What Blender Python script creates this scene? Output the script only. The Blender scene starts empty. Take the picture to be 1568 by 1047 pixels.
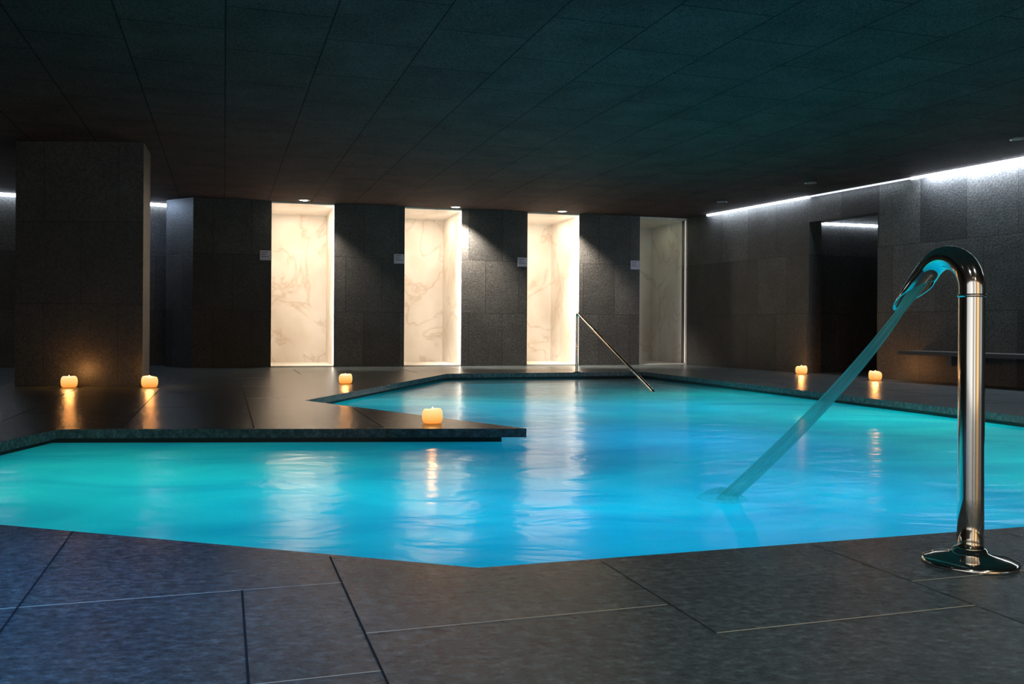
import bpy, bmesh, math, random
from mathutils import Vector, Matrix
random.seed(4)
scene = bpy.context.scene
try:
    scene.view_settings.view_transform = 'Standard'
    scene.view_settings.look = 'None'
except Exception as e:
    print(e)

# ------------------------------------------------------------------ helpers
def newmat(name):
    m = bpy.data.materials.new(name); m.use_nodes = True
    nt = m.node_tree
    for n in list(nt.nodes): nt.nodes.remove(n)
    out = nt.nodes.new('ShaderNodeOutputMaterial')
    return m, nt, out

def N(nt, typ, **kw):
    n = nt.nodes.new(typ)
    for k, v in kw.items():
        setattr(n, k, v)
    return n

def L(nt, a, b): nt.links.new(a, b)

def ramp(nt, fac, stops):
    r = N(nt, 'ShaderNodeValToRGB')
    els = r.color_ramp.elements
    els[0].position, els[0].color = stops[0][0], (*stops[0][1], 1)
    els[1].position, els[1].color = stops[-1][0], (*stops[-1][1], 1)
    for p, c in stops[1:-1]:
        e = els.new(p); e.color = (*c, 1)
    L(nt, fac, r.inputs[0])
    return r.outputs[0]

def simple(name, col, rough=0.5, metal=0.0, emis=None, estr=0.0):
    m, nt, out = newmat(name)
    p = N(nt, 'ShaderNodeBsdfPrincipled')
    p.inputs['Base Color'].default_value = (*col, 1)
    p.inputs['Roughness'].default_value = rough
    p.inputs['Metallic'].default_value = metal
    if emis:
        p.inputs['Emission Color'].default_value = (*emis, 1)
        p.inputs['Emission Strength'].default_value = estr
    L(nt, p.outputs[0], out.inputs[0])
    return m

def stone(name, c1, c2, mortar, bw, rh, rough=0.45, msize=0.004, off=0.5, grain=60, bump=0.25, spec=0.5, gvar=0.35):
    m, nt, out = newmat(name)
    uv = N(nt, 'ShaderNodeUVMap')
    tc = N(nt, 'ShaderNodeTexCoord')
    br = N(nt, 'ShaderNodeTexBrick')
    br.offset = off; br.offset_frequency = 2
    L(nt, uv.outputs[0], br.inputs['Vector'])
    br.inputs['Color1'].default_value = (*c1, 1)
    br.inputs['Color2'].default_value = (*c2, 1)
    br.inputs['Mortar'].default_value = (*mortar, 1)
    br.inputs['Scale'].default_value = 1
    br.inputs['Mortar Size'].default_value = msize
    br.inputs['Mortar Smooth'].default_value = 0.1
    br.inputs['Brick Width'].default_value = bw
    br.inputs['Row Height'].default_value = rh
    nz = N(nt, 'ShaderNodeTexNoise'); nz.inputs['Scale'].default_value = grain; nz.inputs['Detail'].default_value = 6
    nz2 = N(nt, 'ShaderNodeTexNoise'); nz2.inputs['Scale'].default_value = 2.2; nz2.inputs['Detail'].default_value = 5
    L(nt, tc.outputs['Object'], nz.inputs['Vector']); L(nt, tc.outputs['Object'], nz2.inputs['Vector'])
    g = ramp(nt, nz.outputs['Fac'], [(0.3, (1-gvar,)*3), (0.7, (1+gvar,)*3)])
    g2 = ramp(nt, nz2.outputs['Fac'], [(0.3, (0.8,)*3), (0.7, (1.2,)*3)])
    mx = N(nt, 'ShaderNodeMixRGB', blend_type='MULTIPLY'); mx.inputs[0].default_value = 1
    L(nt, br.outputs['Color'], mx.inputs[1]); L(nt, g, mx.inputs[2])
    mx2 = N(nt, 'ShaderNodeMixRGB', blend_type='MULTIPLY'); mx2.inputs[0].default_value = 1
    L(nt, mx.outputs[0], mx2.inputs[1]); L(nt, g2, mx2.inputs[2])
    p = N(nt, 'ShaderNodeBsdfPrincipled')
    p.inputs['Roughness'].default_value = rough
    p.inputs['Specular IOR Level'].default_value = spec
    L(nt, mx2.outputs[0], p.inputs['Base Color'])
    bp = N(nt, 'ShaderNodeBump'); bp.inputs['Strength'].default_value = bump; bp.inputs['Distance'].default_value = 0.01
    ad = N(nt, 'ShaderNodeMath', operation='SUBTRACT')
    L(nt, nz.outputs['Fac'], ad.inputs[0]); L(nt, br.outputs['Fac'], ad.inputs[1])
    L(nt, ad.outputs[0], bp.inputs['Height']); L(nt, bp.outputs[0], p.inputs['Normal'])
    L(nt, p.outputs[0], out.inputs[0])
    return m

class MB:
    def __init__(s): s.v=[]; s.f=[]; s.uv=[]; s.mi=[]
    def face(s, pts, uvs=None, mi=0):
        b=len(s.v); s.v += [tuple(p) for p in pts]; s.f.append(list(range(b,b+len(pts))))
        s.uv.append(uvs or [(p[0],p[1]) for p in pts]); s.mi.append(mi)
    def prism(s, pts, z0, z1, mi=0, u0=0.0, frame=None, mcap=None):
        a=sum(pts[i][0]*pts[(i+1)%len(pts)][1]-pts[(i+1)%len(pts)][0]*pts[i][1] for i in range(len(pts)))
        if a<0: pts=pts[::-1]
        n=len(pts); u=u0
        for i in range(n):
            p,q=pts[i],pts[(i+1)%n]; l=math.dist(p,q)
            s.face([(p[0],p[1],z0),(q[0],q[1],z0),(q[0],q[1],z1),(p[0],p[1],z1)],[(u,z0),(u+l,z0),(u+l,z1),(u,z1)],mi)
            u+=l
        def cu(p):
            if frame: return (p[0]*frame[0][0]+p[1]*frame[0][1], p[0]*frame[1][0]+p[1]*frame[1][1])
            return (p[0],p[1])
        mc = mi if mcap is None else mcap
        s.face([(p[0],p[1],z1) for p in pts],[cu(p) for p in pts],mc)
        s.face([(p[0],p[1],z0) for p in pts[::-1]],[cu(p) for p in pts[::-1]],mc)
    def obj(s, name, mats, smooth=False, merge=True, parent=None, bevel=0):
        me=bpy.data.meshes.new(name); me.from_pydata(s.v,[],s.f)
        ul=me.uv_layers.new(name='UVMap')
        for poly,uvs,mi in zip(me.polygons,s.uv,s.mi):
            poly.material_index=mi; poly.use_smooth=smooth
            for li,uvc in zip(poly.loop_indices,uvs): ul.data[li].uv=uvc
        for m in (mats if isinstance(mats,(list,tuple)) else [mats]): me.materials.append(m)
        if merge:
            bm=bmesh.new(); bm.from_mesh(me); bmesh.ops.remove_doubles(bm,verts=bm.verts,dist=1e-5); bm.to_mesh(me); bm.free()
        o=bpy.data.objects.new(name,me); scene.collection.objects.link(o)
        if parent: o.parent=parent
        if bevel:
            b=o.modifiers.new('bevel','BEVEL'); b.width=bevel; b.segments=2; b.limit_method='ANGLE'
        return o

def empty(name, loc=(0,0,0)):
    e=bpy.data.objects.new(name,None); e.location=loc; e.empty_display_size=0.1
    scene.collection.objects.link(e); return e

def frame_pts(O,e1,e2,s0,s1,t0,t1):
    return [(O[0]+e1[0]*s+e2[0]*t, O[1]+e1[1]*s+e2[1]*t) for s,t in ((s0,t0),(s1,t0),(s1,t1),(s0,t1))]

def light(kind,name,loc,energy,color,size=None,size_y=None,direction=None,spot=None,blend=0.5,parent=None):
    d=bpy.data.lights.new(name,kind); d.energy=energy; d.color=color
    if kind=='AREA':
        d.shape='RECTANGLE' if size_y else 'SQUARE'; d.size=size
        if size_y: d.size_y=size_y
    else:
        d.shadow_soft_size=size or 0.03
    if kind=='SPOT': d.spot_size=math.radians(spot); d.spot_blend=blend
    o=bpy.data.objects.new(name,d); o.location=loc
    if direction is not None: o.rotation_euler=Vector(direction).to_track_quat('-Z','Y').to_euler()
    scene.collection.objects.link(o)
    if parent: o.parent=parent
    return o
def orient(l,direction,yaxis):
    z=-Vector(direction).normalized(); y=Vector(yaxis).normalized(); x=y.cross(z).normalized(); z=x.cross(y)
    l.rotation_euler=Matrix((x,y,z)).transposed().to_euler()

def lathe(mb, prof, seg=48, c=(0,0,0), mi=0, jitter=None):
    rings=[]
    for r,z in prof:
        rings.append([(c[0]+r*math.cos(2*math.pi*k/seg)*(1+(jitter(k/seg,z) if jitter else 0)),
                       c[1]+r*math.sin(2*math.pi*k/seg)*(1+(jitter(k/seg,z) if jitter else 0)), c[2]+z) for k in range(seg)])
    for a,b in zip(rings[:-1],rings[1:]):
        for k in range(seg):
            k2=(k+1)%seg
            mb.face([a[k],a[k2],b[k2],b[k]],None,mi)

# ------------------------------------------------------------------ materials
slate = stone('slate_wall_tiles',(0.046,0.047,0.047),(0.082,0.082,0.080),(0.014,0.014,0.014),0.61,0.925,rough=0.48,msize=0.004,grain=45,bump=0.4,gvar=0.5)
slate_r = stone('slate_wall_tiles_offset',(0.036,0.037,0.038),(0.088,0.088,0.085),(0.012,0.012,0.012),0.72,0.925,rough=0.48,msize=0.004,off=0.35,grain=45,bump=0.4,gvar=0.5)
ceil_m = stone('ceiling_acoustic_panels',(0.064,0.045,0.041),(0.074,0.052,0.047),(0.014,0.010,0.010),0.95,0.69,rough=0.85,msize=0.006,grain=90,bump=0.4,spec=0.1,gvar=0.6)

def floor_mat():
    m,nt,out=newmat('slate_deck_floor')
    tc=N(nt,'ShaderNodeTexCoord')
    n1=N(nt,'ShaderNodeTexNoise'); n1.inputs['Scale'].default_value=1.6; n1.inputs['Detail'].default_value=5; n1.inputs['Roughness'].default_value=0.55
    n2=N(nt,'ShaderNodeTexNoise'); n2.inputs['Scale'].default_value=26; n2.inputs['Detail'].default_value=10; n2.inputs['Roughness'].default_value=0.8
    mp=N(nt,'ShaderNodeMapping'); mp.inputs['Rotation'].default_value=(0,0,-0.3); mp.inputs['Scale'].default_value=(1,1.6,1)
    L(nt,tc.outputs['Object'],mp.inputs[0]); L(nt,mp.outputs[0],n1.inputs['Vector']); L(nt,mp.outputs[0],n2.inputs['Vector'])
    c=ramp(nt,n1.outputs['Fac'],[(0.25,(0.060,0.082,0.090)),(0.5,(0.078,0.102,0.108)),(0.78,(0.11,0.135,0.135))])
    g=ramp(nt,n2.outputs['Fac'],[(0.35,(0.4,)*3),(0.5,(0.9,)*3),(0.66,(2.0,)*3)])
    mx=N(nt,'ShaderNodeMixRGB',blend_type='MULTIPLY'); mx.inputs[0].default_value=1
    L(nt,c,mx.inputs[1]); L(nt,g,mx.inputs[2])
    p=N(nt,'ShaderNodeBsdfPrincipled'); L(nt,mx.outputs[0],p.inputs['Base Color'])
    p.inputs['Roughness'].default_value=0.27
    bp=N(nt,'ShaderNodeBump'); bp.inputs['Strength'].default_value=0.22; bp.inputs['Distance'].default_value=0.008
    L(nt,n2.outputs['Fac'],bp.inputs['Height']); L(nt,bp.outputs[0],p.inputs['Normal'])
    L(nt,p.outputs[0],out.inputs[0]); return m
deck_m=floor_mat()
grout_l=simple('grout_light',(0.60,0.56,0.44),0.7)
grout_d=simple('grout_dark',(0.008,0.008,0.008),0.8)

def marble_mat():
    m,nt,out=newmat('veined_marble')
    tc=N(nt,'ShaderNodeTexCoord')
    mp=N(nt,'ShaderNodeMapping'); mp.inputs['Rotation'].default_value=(0.3,0.6,0.4); mp.inputs['Scale'].default_value=(1,1,0.8)
    L(nt,tc.outputs['Object'],mp.inputs[0])
    n0=N(nt,'ShaderNodeTexNoise'); n0.inputs['Scale'].default_value=1.1; n0.inputs['Detail'].default_value=8; n0.inputs['Distortion'].default_value=1.0
    L(nt,mp.outputs[0],n0.inputs['Vector'])
    sb=N(nt,'ShaderNodeMath',operation='SUBTRACT'); sb.inputs[1].default_value=0.5; L(nt,n0.outputs['Fac'],sb.inputs[0])
    ab=N(nt,'ShaderNodeMath',operation='ABSOLUTE'); L(nt,sb.outputs[0],ab.inputs[0])
    n=N(nt,'ShaderNodeTexNoise'); n.inputs['Scale'].default_value=1.7; n.inputs['Detail'].default_value=6
    L(nt,mp.outputs[0],n.inputs['Vector'])
    v=ramp(nt,ab.outputs[0],[(0.0,(0.68,0.61,0.53)),(0.008,(0.77,0.72,0.65)),(0.03,(0.84,0.81,0.76)),(1.0,(0.86,0.83,0.78))])
    c=ramp(nt,n.outputs['Fac'],[(0.35,(0.88,0.85,0.81)),(0.6,(1,1,1))])
    mx=N(nt,'ShaderNodeMixRGB',blend_type='MULTIPLY'); mx.inputs[0].default_value=1
    L(nt,v,mx.inputs[1]); L(nt,c,mx.inputs[2])
    p=N(nt,'ShaderNodeBsdfPrincipled'); p.inputs['Roughness'].default_value=0.3
    L(nt,mx.outputs[0],p.inputs['Base Color']); L(nt,p.outputs[0],out.inputs[0]); return m
marble=marble_mat()

def water_mat():
    m,nt,out=newmat('pool_water')
    tc=N(nt,'ShaderNodeTexCoord')
    mp=N(nt,'ShaderNodeMapping'); mp.inputs['Scale'].default_value=(1.0,1.7,1)
    L(nt,tc.outputs['Object'],mp.inputs[0])
    n=N(nt,'ShaderNodeTexNoise'); n.inputs['Scale'].default_value=1.8; n.inputs['Detail'].default_value=3; n.inputs['Distortion'].default_value=0.8
    L(nt,mp.outputs[0],n.inputs['Vector'])
    bp=N(nt,'ShaderNodeBump'); bp.inputs['Strength'].default_value=0.32; bp.inputs['Distance'].default_value=0.05
    L(nt,n.outputs['Fac'],bp.inputs['Height'])
    fr=N(nt,'ShaderNodeFresnel'); fr.inputs['IOR'].default_value=1.165
    gl=N(nt,'ShaderNodeBsdfGlossy'); gl.inputs['Roughness'].default_value=0.20
    L(nt,bp.outputs[0],gl.inputs['Normal'])
    n3=N(nt,'ShaderNodeTexNoise'); n3.inputs['Scale'].default_value=0.6; n3.inputs['Detail'].default_value=6; n3.inputs['Distortion'].default_value=1.5
    L(nt,mp.outputs[0],n3.inputs['Vector'])
    tcol=ramp(nt,n3.outputs['Fac'],[(0.35,(0.32,0.70,0.82)),(0.52,(0.42,0.86,0.92)),(0.68,(0.62,1,1))])
    tr=N(nt,'ShaderNodeBsdfTranslucent'); L(nt,tcol,tr.inputs['Color'])
    tp=N(nt,'ShaderNodeBsdfTransparent'); tp.inputs['Color'].default_value=(0.35,0.85,0.95,1)
    sx=N(nt,'ShaderNodeSeparateXYZ'); L(nt,tc.outputs['Object'],sx.inputs[0])
    mr=N(nt,'ShaderNodeMapRange'); mr.inputs['From Min'].default_value=9.8; mr.inputs['From Max'].default_value=11.5; mr.inputs['To Min'].default_value=0.0; mr.inputs['To Max'].default_value=0.7
    L(nt,sx.outputs[1],mr.inputs[0])
    m1=N(nt,'ShaderNodeMixShader'); L(nt,mr.outputs[0],m1.inputs[0]); L(nt,tr.outputs[0],m1.inputs[1]); L(nt,tp.outputs[0],m1.inputs[2])
    m2=N(nt,'ShaderNodeMixShader'); L(nt,fr.outputs[0],m2.inputs[0]); L(nt,m1.outputs[0],m2.inputs[1]); L(nt,gl.outputs[0],m2.inputs[2])
    L(nt,m2.outputs[0],out.inputs[0]); return m
water_m=water_mat()
basin_m=stone('pool_mosaic',(0.35,0.62,0.70),(0.42,0.68,0.75),(0.25,0.5,0.6),0.05,0.05,rough=0.4,msize=0.002,bump=0.1,gvar=0.1)
nose_m=simple('step_nosing',(0.03,0.12,0.15),0.5)
steel=simple('polished_stainless_steel',(0.92,0.84,0.72),0.10,1.0)
dark_m=simple('dark_stone_edge',(0.02,0.021,0.022),0.6)
bench_m=simple('bench_stone',(0.10,0.10,0.10),0.4)

# ------------------------------------------------------------------ grids
A=math.radians(17.5); E1=(math.cos(A),math.sin(A)); E2=(-math.sin(A),math.cos(A))
def UVW(u,v): return (E1[0]*u+E2[0]*v, E1[1]*u+E2[1]*v)

POOL=[(-3.05,3.58),(-0.093,2.65),(5.06,4.25),(2.06,14.35),(-0.948,13.4),(-1.92,8.49),(0.103,6.27),(-3.0,6.06)]
def offset(poly,d):
    n=len(poly); res=[]
    for i in range(n):
        p0,p1,p2=Vector(poly[i-1]),Vector(poly[i]),Vector(poly[(i+1)%n])
        a=(p1-p0).normalized(); b=(p2-p1).normalized()
        na=Vector((a.y,-a.x)); nb=Vector((b.y,-b.x))
        k=(na+nb); k=k/max(0.25,(1+na.dot(nb)))
        res.append(tuple(p1+k*d))
    return res
BAS=offset(POOL,0.08)

# ------------------------------------------------------------------ deck
def poly_with_hole(name,outer,hole,z0,z1,mat):
    c=bpy.data.curves.new(name,'CURVE'); c.dimensions='2D'; c.fill_mode='BOTH'
    for pts in (outer,hole):
        s=c.splines.new('POLY'); s.points.add(len(pts)-1); s.use_cyclic_u=True
        for k,p in enumerate(pts): s.points[k].co=(p[0],p[1],0,1)
    c.extrude=(z1-z0)/2
    t=bpy.data.objects.new('tmp',c); scene.collection.objects.link(t)
    bpy.context.view_layer.update()
    me=bpy.data.meshes.new_from_object(t.evaluated_get(bpy.context.evaluated_depsgraph_get()))
    bpy.data.objects.remove(t)
    me.name=name; me.transform(Matrix.Translation((0,0,(z0+z1)/2)))
    me.materials.clear(); me.materials.append(mat)
    o=bpy.data.objects.new(name,me); scene.collection.objects.link(o); return o
OUT=[(-12,-3),(12,-3),(12,20),(-12,20)]
floor=poly_with_hole('floor',OUT,POOL,-0.06,0.0,deck_m)
sub=poly_with_hole('substrate',OUT,BAS,-0.16,-0.0605,dark_m); sub.parent=floor

mb=MB()
def joint(u0,v0,u1,v1,w=0.004,mi=1):
    p=Vector(UVW(u0,v0)); q=Vector(UVW(u1,v1)); d=(q-p).normalized(); n=Vector((-d.y,d.x))*w/2
    mb.face([(*(p-n),0.0012),(*(q-n),0.0012),(*(q+n),0.0012),(*(p+n),0.0012)],None,mi)
joint(-3,2.51,0.05,2.51,0.005,0); joint(0.05,2.51,0.31,2.51,0.004,0)
joint(0.31,2.08,1.07,2.08,0.005,0); joint(1.82,2.08,4.5,2.08,0.005,0)
joint(1.08,1.855,1.82,1.855,0.005,0); joint(0.05,1.845,0.31,1.845,0.004,0)
joint(-0.48,1.0,-0.48,3.38,0.005); joint(0.05,1.0,0.05,2.51,0.005); joint(0.31,1.0,0.31,2.8,0.005)
joint(1.08,1.855,1.08,2.53,0.003); joint(1.82,1.0,1.82,2.53,0.003); joint(2.57,1.0,2.57,2.53,0.003); joint(-1.25,1.0,-1.25,3.6,0.006)
for k in range(-8,1):
    u=0.2+0.85*k
    joint(u,6.3-0.31*(u-0.2)+0.12 if u>-0.8 else 7.0,u,14.6,0.008,1)
joint(1.05,6.25,1.05,7.9,0.006,1)
for v in (8.2,9.9,11.6,13.3):
    joint(-7,v,0.2,v,0.008,1)
for v in (9.05,10.75,12.45):
    joint(0.2,v,0.6,v,0.007,0)
for k in range(1,9):
    joint(0.2+0.85*k,13.35,0.2+0.85*k,14.8,0.008,1)
joint(0.2,13.95,7.1,13.95,0.008,1)
joint(7.2,3,7.2,14.5,0.008,1)
for k in range(13): joint(6.4,3.5+0.85*k,8.2,3.5+0.85*k,0.007,1)
j=mb.obj('floor_joints',[grout_l,grout_d],merge=False); j.parent=floor

# ------------------------------------------------------------------ pool
pool=empty('swimming_pool',(1,8,-0.1))
pool_inv=Matrix.Translation((-1,-8,0.1))
def pchild(o):
    o.parent=pool; o.matrix_parent_inverse=pool_inv; return o
mb=MB()
n=len(BAS); u=0
for i in range(n):
    p,q=BAS[i],BAS[(i+1)%n]; l=math.dist(p,q)
    mb.face([(q[0],q[1],-1.35),(p[0],p[1],-1.35),(p[0],p[1],-0.16),(q[0],q[1],-0.16)],[(u+l,-1.35),(u,-1.35),(u,-0.16),(u+l,-0.16)])
    u+=l
mb.face([(p[0],p[1],-1.35) for p in BAS])
pchild(mb.obj('basin',basin_m))
mb=MB(); mb.face([(p[0],p[1],-0.10) for p in BAS])
pchild(mb.obj('water_surface',water_m,merge=False))
mb=MB()
ex=Vector((0.297,-1)).normalized(); el=Vector((1,0.316)).normalized()
c0=Vector((1.0,14.02))+ex*(-0.05)
for k in range(6):
    a=c0+ex*(0.0); b=c0+ex*(0.45*(k+1))
    w=1.18
    a2=a+el*w; b2=b+el*w
    zt=-0.20-0.16*k
    mb.prism([tuple(a),tuple(b),tuple(b2),tuple(a2)],zt-0.159,zt)
    n0=b-ex*0.07; n1=n0+el*w
    mb.prism([tuple(n0),tuple(b+ex*0.004),tuple(b2+ex*0.004),tuple(n1)],zt-0.03,zt+0.002,1)
pchild(mb.obj('steps',[basin_m,nose_m],merge=False))

KP=0.34
LAMPS=[(-2.3,4.75,(0.04,0.82,0.66),32),(-0.9,4.4,(0.0,0.62,0.74),30),(0.3,3.9,(0.0,0.48,0.95),30),(1.7,4.4,(0.0,0.56,0.90),34),(3.7,5.4,(0.0,0.80,0.72),50),
       (1.2,6.6,(0.0,0.44,0.98),40),(3.3,8.0,(0.0,0.85,0.75),54),(0.2,8.8,(0.0,0.57,0.90),34),(1.8,9.2,(0.0,0.64,0.93),42),
       (-0.8,9.6,(0.0,0.78,0.80),30),(0.3,12.2,(0.0,0.75,0.85),44),(2.4,11.2,(0.0,0.85,0.80),60)]
for x,y,c,e in LAMPS:
    pchild(light('AREA','underwater_lamp',(x,y,-1.25),e*KP,c,size=1.1,direction=(0,0,1)))

# ------------------------------------------------------------------ back wall with shower niches
O=(-5.156,14.76); b1=Vector((1,0.289)).normalized(); b2=Vector((-b1.y,b1.x))
H=2.75
S=[(0.0,1.224),(2.244,3.438),(4.44,5.646),(6.627,7.822)]
mb=MB()
for s0,s1 in S:
    mb.prism(frame_pts(O,b1,b2,s0,s1,0,0.035),0,H,u0=s0)
    mb.prism(frame_pts(O,b1,b2,s0+(0.0 if s0==0 else 0.035),s1-0.035,0.036,1.7),0,H,u0=s0)
mb.prism(frame_pts(O,b1,b2,-0.0,8.9,1.75,1.95),0,H)
mb.obj('wall_back',slate,merge=False)
NI=[(1.224,2.244),(3.438,4.44),(5.646,6.627),(7.822,8.78)]
for k,(s0,s1) in enumerate(NI):
    cx,cy=frame_pts(O,b1,b2,(s0+s1)/2,0,0.8,0)[0]
    e=empty('shower_niche',(cx,cy,0))
    inv=Matrix.Translation((-cx,-cy,0))
    mb=MB(); D=1.6
    mb.prism(frame_pts(O,b1,b2,s0-0.03,s0,0.001,D),0.003,H-0.002)
    mb.prism(frame_pts(O,b1,b2,s1,s1+0.03,0.001,D),0.003,H-0.002)
    mb.prism(frame_pts(O,b1,b2,s0-0.03,s1+0.03,D,D+0.04),0.003,H-0.002)
    mb.prism(frame_pts(O,b1,b2,s0,s1,0.02,D),0.002,0.02)
    mb.prism(frame_pts(O,b1,b2,s0,s1,0.02,D),H-0.03,H-0.002)
    o=mb.obj('marble_lining',marble,merge=False); o.parent=e; o.matrix_parent_inverse=inv
    pw=[1.0,0.80,0.86,0.055][k]
    p=frame_pts(O,b1,b2,(s0+s1)/2,0,0.75,0)[0]
    l=light('AREA','niche_lamp',(p[0],p[1],H-0.05),17*pw,(1.0,0.77,0.58) if k<3 else (0.95,0.92,0.62),size=0.5,direction=(0,0,-1)); l.parent=e; l.matrix_parent_inverse=inv
    p=frame_pts(O,b1,b2,s1-0.10,0,0.06,0)[0]
    dr=b1*0.75+b2*0.66
    l=light('AREA','led_strip_light',(p[0],p[1],1.37),[12,12,12,0.8][k],(1.0,0.87,0.72),size=0.03,size_y=2.5,direction=(dr.x,dr.y,0))
    orient(l,(dr.x,dr.y,0),(0,0,1))
    l.parent=e; l.matrix_parent_inverse=inv
    mb=MB(); mb.prism(frame_pts(O,b1,b2,s1-0.012,s1-0.001,0.04,0.055),0.03,H-0.04)
    o=mb.obj('led_profile',simple('led_white',(1,1,1),0.5,0,(1.0,0.9,0.78),6.0 if k<3 else 0.5)); o.parent=e; o.matrix_parent_inverse=inv

# plaques
pl_m=simple('plaque_grey',(0.62,0.58,0.70),0.4,0.0,); tx_m=simple('plaque_lettering',(0.16,0.14,0.19),0.5)
for (s0,s1) in NI:
    mb=MB()
    mb.prism(frame_pts(O,b1,b2,s0-0.185,s0-0.01,-0.014,-0.001),1.765,1.925,0)
    for r,(a,b) in enumerate(((0.02,0.13),(0.02,0.10),(0.02,0.14))):
        mb.prism(frame_pts(O,b1,b2,s0-0.185+a,s0-0.185+b,-0.016,-0.0135),1.89-0.035*r,1.90-0.035*r,1)
    mb.obj('wall_plaque',[pl_m,tx_m],merge=False)

def downlight_or_fill(x,y,on,energy=0,spot=80,r=0.06,aim=(0,0,-1),blend=0.6,es=40.0,col=(1.0,0.84,0.68)):
    e=empty('ceiling_downlight_or_fill',(x,y,H)); inv=Matrix.Translation((-x,-y,-H))
    mb=MB(); lathe(mb,[(r+0.02,0.0),(r+0.02,-0.008),(r,-0.012),(r-0.008,-0.004)],32,(x,y,H-0.0005))
    o=mb.obj('trim_ring',simple('fixture_ring',(0.25,0.25,0.25),0.3,1.0),True); o.parent=e; o.matrix_parent_inverse=inv
    mb=MB(); mb.face([(x+(r-0.008)*math.cos(-a*math.pi/12),y+(r-0.008)*math.sin(-a*math.pi/12),H-0.009) for a in range(24)])
    o=mb.obj('lens',simple('lens_on',(1,1,1),0.5,0,(1,0.85,0.65),es) if on else simple('lens_off',(0.3,0.3,0.3),0.3)); o.parent=e; o.matrix_parent_inverse=inv
    if on:
        l=light('SPOT','lamp',(x,y,H-0.03),energy,col,size=0.03,direction=aim,spot=spot,blend=blend); l.parent=e; l.matrix_parent_inverse=inv
for x,y,en in ((-3.42,14.98,300),(-0.98,15.72,900),(0.88,16.24,800)): downlight_or_fill(x,y,True,en,70,r=0.075,aim=(0.30,0.22,-1),blend=0.9,es=60)
for x,y in ((3.41,14.9),(4.2,12.9),(5.43,9.83)): downlight_or_fill(x,y,False)
for x,y in ((2.3,0.9),(0.3,0.5),(0.6,-1.4)): downlight_or_fill(x,y,True,50,130,col=(0.80,0.94,1.0))  # unseen lamps, added as cool fill for the near deck
downlight_or_fill(-1.75,1.9,True,330,75,col=(0.05,0.35,1.0),es=10,blend=1.0)  # unseen blue lamp, added to tint the left foreground floor
downlight_or_fill(2.1,-1.5,True,50,60,col=(1.0,0.75,0.45),aim=(-0.1,0.8,-0.9),es=80)  # unseen warm lamp, added for highlights on the spout pipe

# ------------------------------------------------------------------ left back wall, corridor
mb=MB()
mb.prism([(-5.156,14.76),(-5.72,15.1),(-5.72,17.0),(-5.156,16.9)],0,H)
mb.prism([(-5.75,15.75),(-12,12.2),(-12,12.6),(-5.75,16.15)],0,H)
mb.obj('wall_back_left',slate_r,merge=False)
led_c=simple('led_cool',(1,1,1),0.5,0,(0.75,0.86,1.0),14.0)
led_d=simple('led_cool_dim',(1,1,1),0.5,0,(0.75,0.86,1.0),1.6)
def cove(name,p,q,m,z0=H-0.05,z1=H-0.002,w=0.03):
    d=(Vector(q)-Vector(p)).normalized(); n=Vector((-d.y,d.x))*w
    mb=MB(); mb.prism([p,q,tuple(Vector(q)+n),tuple(Vector(p)+n)],z0,z1); return mb.obj(name,m)
cove('cove_light',(-11.5,12.42),(-5.8,15.66),led_c,w=-0.04)
l=light('AREA','cove_wash',(-5.95,14.95,H-0.02),9,(0.5,0.68,1.0),size=0.06,size_y=0.5,direction=(0.3,0.1,-1))

mb=MB(); mb.prism([(-12,-3),(-11.8,-3),(-11.8,12.6),(-12,12.6)],0,H); mb.obj('wall_left',slate,merge=False)

# pillar
mb=MB(); mb.prism([(-5.60,10.3),(-4.16,10.3),(-4.38,11.05),(-5.82,11.05)],0,H,u0=0.1)
mb.obj('stone_pillar',stone('slate_pillar_tiles',(0.034,0.034,0.029),(0.050,0.050,0.041),(0.008,0.008,0.007),0.84,0.925,rough=0.48,grain=45,msize=0.004,bump=0.4,gvar=0.5),merge=False)

# ------------------------------------------------------------------ right wall with doorway
def RW(y,off=0.0):
    x=10.917-0.444*y; nx,ny=-1/1.094,-0.444/1.094
    return (x+nx*off,y+ny*off)
mb=MB()
def wallface(y0,y1,z0,z1,t=0.25):
    a=Vector(RW(y0)); b=Vector(RW(y1)); c=Vector(RW(y1,-t)); d=Vector(RW(y0,-t))
    ua=(17.3-y0)*1.094; ub=(17.3-y1)*1.094
    V=lambda p,z:(p.x,p.y,z)
    mb.face([V(a,z0),V(b,z0),V(b,z1),V(a,z1)],[(ua,z0),(ub,z0),(ub,z1),(ua,z1)])
    mb.face([V(b,z0),V(c,z0),V(c,z1),V(b,z1)],[(0,z0),(t,z0),(t,z1),(0,z1)])
    mb.face([V(c,z0),V(d,z0),V(d,z1),V(c,z1)],[(0,z0),(1,z0),(1,z1),(0,z1)])
    mb.face([V(d,z0),V(a,z0),V(a,z1),V(d,z1)],[(0,z0),(t,z0),(t,z1),(0,z1)])
    mb.face([V(a,z0),V(d,z0),V(c,z0),V(b,z0)]); mb.face([V(a,z1),V(b,z1),V(c,z1),V(d,z1)])
wallface(17.35,14.21,0,H); wallface(14.21,12.945,2.345,H); wallface(12.945,-2,0,H)
mb.obj('wall_right',slate_r,merge=False)
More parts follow.
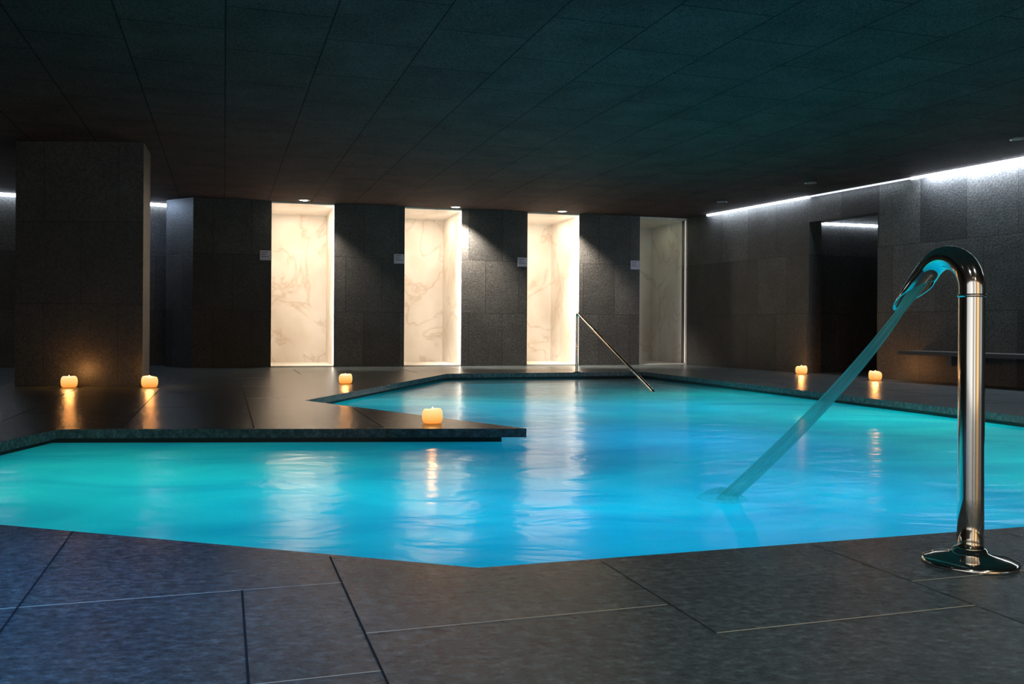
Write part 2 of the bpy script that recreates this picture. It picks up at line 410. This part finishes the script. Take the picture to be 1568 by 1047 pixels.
# corridor behind the doorway
mb=MB()
mb.prism([(4.80,14.50),(7.6,15.35),(7.55,15.55),(4.75,14.7)],0,H)
mb.prism([RW(15.4,-2.6),RW(11.5,-2.6),RW(11.5,-2.8),RW(15.4,-2.8)],0,H)
mb.prism([RW(12.6,-0.26),RW(12.5,-0.26),RW(11.6,-2.6),RW(11.7,-2.6)],0,H)
mb.obj('corridor_walls',slate_r,merge=False)
cove('cove_light',(4.86,14.505),(6.6,15.03),led_c,z0=2.34,z1=2.375,w=-0.03)
cove('cove_light',RW(16.6,0.0),RW(14.2,0.0),led_c,z0=H-0.03,w=-0.03)
cove('cove_light',RW(14.2,0.0),RW(12.4,0.0),led_d,z0=H-0.02,w=-0.03)
cove('cove_light',RW(12.4,0.0),RW(6.0,0.0),led_c,z0=H-0.03,w=-0.03)
wn=Vector((1/1.094,0.444/1.094,0)); wt=Vector((-0.444,1,0)).normalized()
for yc,ln,en in ((9.3,6.6,110),(15.4,2.5,9),(13.3,1.8,2)):
    p=RW(yc,0.10)
    l=light('AREA','cove_wash',(p[0],p[1],H-0.035),en,(0.78,0.88,1.0),size=0.05,size_y=ln*0.97)
    orient(l,Vector((0,0,-1))+wn*0.35,wt)

# bench
mb=MB()
mb.prism([RW(12.25,0.42),RW(7.5,0.42),RW(7.5,0.003),RW(12.25,0.003)],0.36,0.41)
for y in (11.6,10.0,8.4):
    mb.prism([RW(y,0.34),RW(y-0.06,0.34),RW(y-0.06,0.003),RW(y,0.003)],0.24,0.359)
    mb.prism([RW(y+0.02,0.03),RW(y-0.08,0.03),RW(y-0.08,0.002),RW(y+0.02,0.002)],0.12,0.359)
mb.obj('wall_bench',bench_m,merge=False,bevel=0.004)

# ------------------------------------------------------------------ ceiling
mb=MB(); mb.prism([(-12,-3),(12,-3),(12,20),(-12,20)],H,H+0.1,frame=(E2,E1))
mb.obj('ceiling',ceil_m,merge=False)

# ------------------------------------------------------------------ candles
def candle_mats():
    m,nt,out=newmat('glowing_wax')
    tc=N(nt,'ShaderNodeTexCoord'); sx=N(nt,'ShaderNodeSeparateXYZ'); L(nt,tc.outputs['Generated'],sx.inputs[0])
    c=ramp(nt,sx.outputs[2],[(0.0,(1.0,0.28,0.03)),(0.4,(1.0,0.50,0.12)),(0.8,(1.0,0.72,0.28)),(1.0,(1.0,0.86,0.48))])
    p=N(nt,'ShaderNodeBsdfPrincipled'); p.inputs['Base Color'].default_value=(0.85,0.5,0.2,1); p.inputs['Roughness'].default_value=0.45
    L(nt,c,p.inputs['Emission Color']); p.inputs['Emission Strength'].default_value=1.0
    L(nt,p.outputs[0],out.inputs[0]); return m
wax=candle_mats(); flame_m=simple('candle_flame',(1,0.8,0.4),0.5,0,(1.0,0.65,0.25),12.0); wick_m=simple('wick',(0.02,0.02,0.02),0.8)
def candle(x,y,r=0.072,h=0.10,seed=0,e=4.0):
    rnd=random.Random(seed); ph=[rnd.random()*6.28 for _ in range(4)]
    em=empty('candle',(x,y,0)); inv=Matrix.Translation((-x,-y,0))
    mb=MB(); seg_=48; rings=[]
    prof=[(0.001,0.001),(0.74,0.001),(0.87,0.07),(0.96,0.2),(1.0,0.42),(1.0,0.62),(0.97,0.78),(0.90,0.91),(0.80,0.985),(0.68,1.0),(0.56,0.97),(0.40,0.92),(0.2,0.90),(0.001,0.90)]
    for rr,zz in prof:
        ring=[]
        for k in range(seg_):
            t=2*math.pi*k/seg_
            j=1+0.03*math.sin(2*t+ph[0])+0.015*math.sin(5*t+ph[1])
            top=1+rr*(0.07*math.sin(t+ph[2])+0.03*math.sin(3*t+ph[3]))*(zz if zz>0.5 else 0)
            ring.append((x+r*rr*j*math.cos(t),y+r*rr*j*math.sin(t),max(0.002,h*zz*top)))
        rings.append(ring)
    for a,b in zip(rings[:-1],rings[1:]):
        for k in range(seg_): mb.face([a[k],a[(k+1)%seg_],b[(k+1)%seg_],b[k]])
    o=mb.obj('wax_body',wax,True); o.parent=em; o.matrix_parent_inverse=inv
    mb=MB(); lathe(mb,[(0.0015,h*0.89),(0.0015,h*0.98)],8,(x,y,0)); o=mb.obj('wick',wick_m,True); o.parent=em; o.matrix_parent_inverse=inv
    mb=MB(); lathe(mb,[(0.0005,h*0.93),(0.0035,h*0.96),(0.0045,h*1.0),(0.003,h*1.06),(0.0005,h*1.12)],16,(x,y,0)); o=mb.obj('flame',flame_m,True); o.parent=em; o.matrix_parent_inverse=inv
    l=light('POINT','candle_glow',(x,y,h*1.4),e,(1.0,0.42,0.12),size=0.025); l.parent=em; l.matrix_parent_inverse=inv
CN=[(-4.87,10.06,0.085,0.120,3.6),(-4.02,10.15,0.085,0.120,3),(-2.0,11.0,0.08,0.11,2.4),(-0.568,6.57,0.072,0.105,1.6),(4.42,13.95,0.085,0.12,4),(4.93,12.4,0.085,0.12,4)]
for i,(x,y,r,h,en) in enumerate(CN): candle(x,y,r,h,i,en)

# ------------------------------------------------------------------ tube helper
def tube(name,pts,r,mat,cyclic=False,parent=None,inv=None):
    c=bpy.data.curves.new(name,'CURVE'); c.dimensions='3D'; c.bevel_depth=r; c.bevel_resolution=8; c.use_fill_caps=True
    s=c.splines.new('POLY'); s.points.add(len(pts)-1)
    for k,p in enumerate(pts): s.points[k].co=(*p,1)
    t=bpy.data.objects.new('tmp',c); scene.collection.objects.link(t); bpy.context.view_layer.update()
    me=bpy.data.meshes.new_from_object(t.evaluated_get(bpy.context.evaluated_depsgraph_get())); bpy.data.objects.remove(t)
    me.materials.clear(); me.materials.append(mat)
    for p in me.polygons: p.use_smooth=True
    o=bpy.data.objects.new(name,me); scene.collection.objects.link(o)
    if parent: o.parent=parent; o.matrix_parent_inverse=inv
    return o
def rounded(pts,r,n=8):
    res=[Vector(pts[0])]
    for i in range(1,len(pts)-1):
        p0,p1,p2=map(Vector,pts[i-1:i+2]); a=(p0-p1).normalized(); b=(p2-p1).normalized()
        s=p1+a*r; e=p1+b*r
        for k in range(n+1):
            t=k/n; res.append((1-t)**2*s+2*t*(1-t)*p1+t*t*e)
    res.append(Vector(pts[-1])); return [tuple(p) for p in res]

# pool handrail
e=empty('pool_handrail',(1.0,14.08,0)); inv=Matrix.Translation((-1.0,-14.08,0))
tube('rail',rounded([(1.0,14.08,0.0),(1.0,14.08,0.92),(1.78,11.35,-0.12),(1.80,11.28,-0.60)],0.08),0.021,steel,parent=e,inv=inv)
mb=MB(); lathe(mb,[(0.021,0.012),(0.055,0.012),(0.06,0.0)],32,(1.0,14.08,0.001)); o=mb.obj('base_flange',steel,True); o.parent=e; o.matrix_parent_inverse=inv

# ------------------------------------------------------------------ water spout
bx,by=1.375,2.735
w=Vector((-0.3,0.954,0)).normalized(); sd=Vector((0.954,0.3,0)).normalized()
sp=empty('water_jet_spout',(bx,by,0)); inv=Matrix.Translation((-bx,-by,0))
base=Vector((bx,by,0)); R=0.10; r0=0.037
path=[]
for z in (0.0,0.2,0.4,0.6,0.75,0.82): path.append((base+Vector((0,0,z)),Vector((0,0,1))))
for k in range(1,25):
    a=math.radians(180-135*k/24)
    c=base+w*(R+R*math.cos(a))+Vector((0,0,0.82+R*math.sin(a)))
    t=(w*math.sin(a)-Vector((0,0,1))*math.cos(a)).normalized()
    path.append((c,t))
seg_=48; rings=[]
for c,t in path:
    up=sd.cross(t).normalized()
    rings.append([c+(sd*math.cos(2*math.pi*k/seg_)+up*math.sin(2*math.pi*k/seg_))*r0 for k in range(seg_)])
cend,tend=path[-1]; upv=sd.cross(tend).normalized()
upsgn=1 if upv.z>0 else -1
NJ=14
for j in range(1,NJ+1):
    f=j/NJ; ring=[]
    for k in range(seg_):
        a=2*math.pi*k/seg_; ss=math.sin(a)*upsgn; q=(1+ss)/2
        ext=(0.02+0.185*q**0.9)*f
        g=min(1,ext/0.2)
        wid=1+0.10*math.sin(g*3.1)-0.30*g**3
        hh=1-0.35*g**2
        ring.append(cend+tend*ext+(sd*math.cos(a)*wid+upv*math.sin(a)*hh)*r0)
    rings.append(ring)
mb=MB()
for a,b in zip(rings[:-1],rings[1:]):
    for k in range(seg_): mb.face([a[k],a[(k+1)%seg_],b[(k+1)%seg_],b[k]])
o=mb.obj('spout_pipe',steel,True); o.parent=sp; o.matrix_parent_inverse=inv
sm=o.modifiers.new('thick','SOLIDIFY'); sm.thickness=0.003; sm.offset=-1
bm=bmesh.new(); bm.from_mesh(o.data); bmesh.ops.recalc_face_normals(bm,faces=bm.faces); bm.to_mesh(o.data); bm.free()
mb=MB(); lathe(mb,[(0.001,0.0),(0.135,0.0),(0.136,0.006),(0.13,0.014),(0.10,0.022),(0.06,0.030),(0.050,0.036),(0.046,0.046),(0.0375,0.048)],64,(bx,by,0.001))
o=mb.obj('base_flange',steel,True); o.parent=sp; o.matrix_parent_inverse=inv
mb=MB(); lathe(mb,[(0.0375,0.795),(0.0395,0.796),(0.0395,0.804),(0.0375,0.805)],64,(bx,by,0))
o=mb.obj('pipe_collar',steel,True); o.parent=sp; o.matrix_parent_inverse=inv
# jet of water
def jet_mat(name,t0,t1):
    m,nt,out=newmat(name)
    uv=N(nt,'ShaderNodeUVMap'); mp=N(nt,'ShaderNodeMapping'); mp.inputs['Scale'].default_value=(9,3.0,1); L(nt,uv.outputs[0],mp.inputs[0])
    nz=N(nt,'ShaderNodeTexNoise'); nz.inputs['Scale'].default_value=1.0; nz.inputs['Detail'].default_value=4; L(nt,mp.outputs[0],nz.inputs['Vector'])
    mr=N(nt,'ShaderNodeMapRange'); mr.inputs['From Min'].default_value=0.3; mr.inputs['From Max'].default_value=0.7; mr.inputs['To Min'].default_value=t0; mr.inputs['To Max'].default_value=t1
    L(nt,nz.outputs['Fac'],mr.inputs[0])
    tr=N(nt,'ShaderNodeBsdfTranslucent'); tr.inputs['Color'].default_value=(0.30,0.85,0.75,1)
    df=N(nt,'ShaderNodeBsdfDiffuse'); df.inputs['Color'].default_value=(0.25,0.80,0.74,1)
    tp=N(nt,'ShaderNodeBsdfTransparent'); tp.inputs['Color'].default_value=(0.85,0.97,0.97,1)
    a=N(nt,'ShaderNodeMixShader'); a.inputs[0].default_value=0.5; L(nt,tr.outputs[0],a.inputs[1]); L(nt,df.outputs[0],a.inputs[2])
    b=N(nt,'ShaderNodeMixShader'); L(nt,mr.outputs[0],b.inputs[0]); L(nt,a.outputs[0],b.inputs[1]); L(nt,tp.outputs[0],b.inputs[2])
    L(nt,b.outputs[0],out.inputs[0]); return m
jm=jet_mat('water_jet',0.25,0.75); fm=jet_mat('splash_water',0.55,0.9)
P0=cend+tend*0.01; P1=cend+tend*0.20
LAND=Vector((1.005,4.27,-0.098))
def jp(t):
    if t<0.15: return P0.lerp(P1,t/0.15)
    f=(t-0.15)/0.85
    ctrl=P1+tend*0.42
    return (1-f)**2*P1+2*f*(1-f)*ctrl+f*f*LAND
mb=MB(); rings=[]; M=60
for i in range(M+1):
    t=i/M; c=jp(t); tg=(jp(min(1,t+0.01))-jp(max(0,t-0.01))).normalized(); up=sd.cross(tg).normalized()
    if t<0.15: f=t/0.15; wd=0.028-0.010*f; ht=0.016-0.009*f
    else:
        f=(t-0.15)/0.85; wd=0.018+0.036*f**0.8; ht=0.007+0.012*f
    rings.append([c+sd*math.cos(a)*wd+up*math.sin(a)*ht for a in [2*math.pi*k/24 for k in range(24)]])
for i,(a,b) in enumerate(zip(rings[:-1],rings[1:])):
    for k in range(24): mb.face([a[k],a[(k+1)%24],b[(k+1)%24],b[k]],[(k/24,i/M),((k+1)/24,i/M),((k+1)/24,(i+1)/M),(k/24,(i+1)/M)])
o=mb.obj('water_jet',jm,True); o.parent=sp; o.matrix_parent_inverse=inv
mb=MB(); lathe(mb,[(0.12,0.0),(0.10,0.014),(0.075,0.030),(0.045,0.044),(0.02,0.050),(0.001,0.052)],40,(LAND.x-0.02,LAND.y,-0.0995))
o=mb.obj('splash_foam',fm,True); o.parent=sp; o.matrix_parent_inverse=inv

# ------------------------------------------------------------------ world (fill, with bright and dark bands added to streak the steel pipe) and camera
wd=bpy.data.worlds.new('World'); scene.world=wd; wd.use_nodes=True
wn_=wd.node_tree; bg=wn_.nodes['Background']
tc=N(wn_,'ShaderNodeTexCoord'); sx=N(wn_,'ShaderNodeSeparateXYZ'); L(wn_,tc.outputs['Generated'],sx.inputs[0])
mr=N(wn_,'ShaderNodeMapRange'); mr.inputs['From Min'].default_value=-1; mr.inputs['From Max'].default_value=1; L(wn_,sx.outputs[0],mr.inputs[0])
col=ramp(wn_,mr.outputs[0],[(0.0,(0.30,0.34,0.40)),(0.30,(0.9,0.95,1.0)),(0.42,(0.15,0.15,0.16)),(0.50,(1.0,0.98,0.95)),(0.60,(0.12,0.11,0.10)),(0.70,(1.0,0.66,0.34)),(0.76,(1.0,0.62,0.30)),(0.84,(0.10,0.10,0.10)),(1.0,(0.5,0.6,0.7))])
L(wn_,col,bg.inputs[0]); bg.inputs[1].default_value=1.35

cam=bpy.data.cameras.new('camera'); co=bpy.data.objects.new('camera',cam); scene.collection.objects.link(co)
cam.sensor_width=36; cam.lens=1400/1568*36; cam.shift_y=-24/1568; cam.clip_start=0.05
Mx=Matrix.Rotation(math.pi/2,4,'X')@Matrix.Rotation(0.006,4,'Z')
co.rotation_euler=Mx.to_euler(); co.location=(0,0,0.70)
scene.camera=co
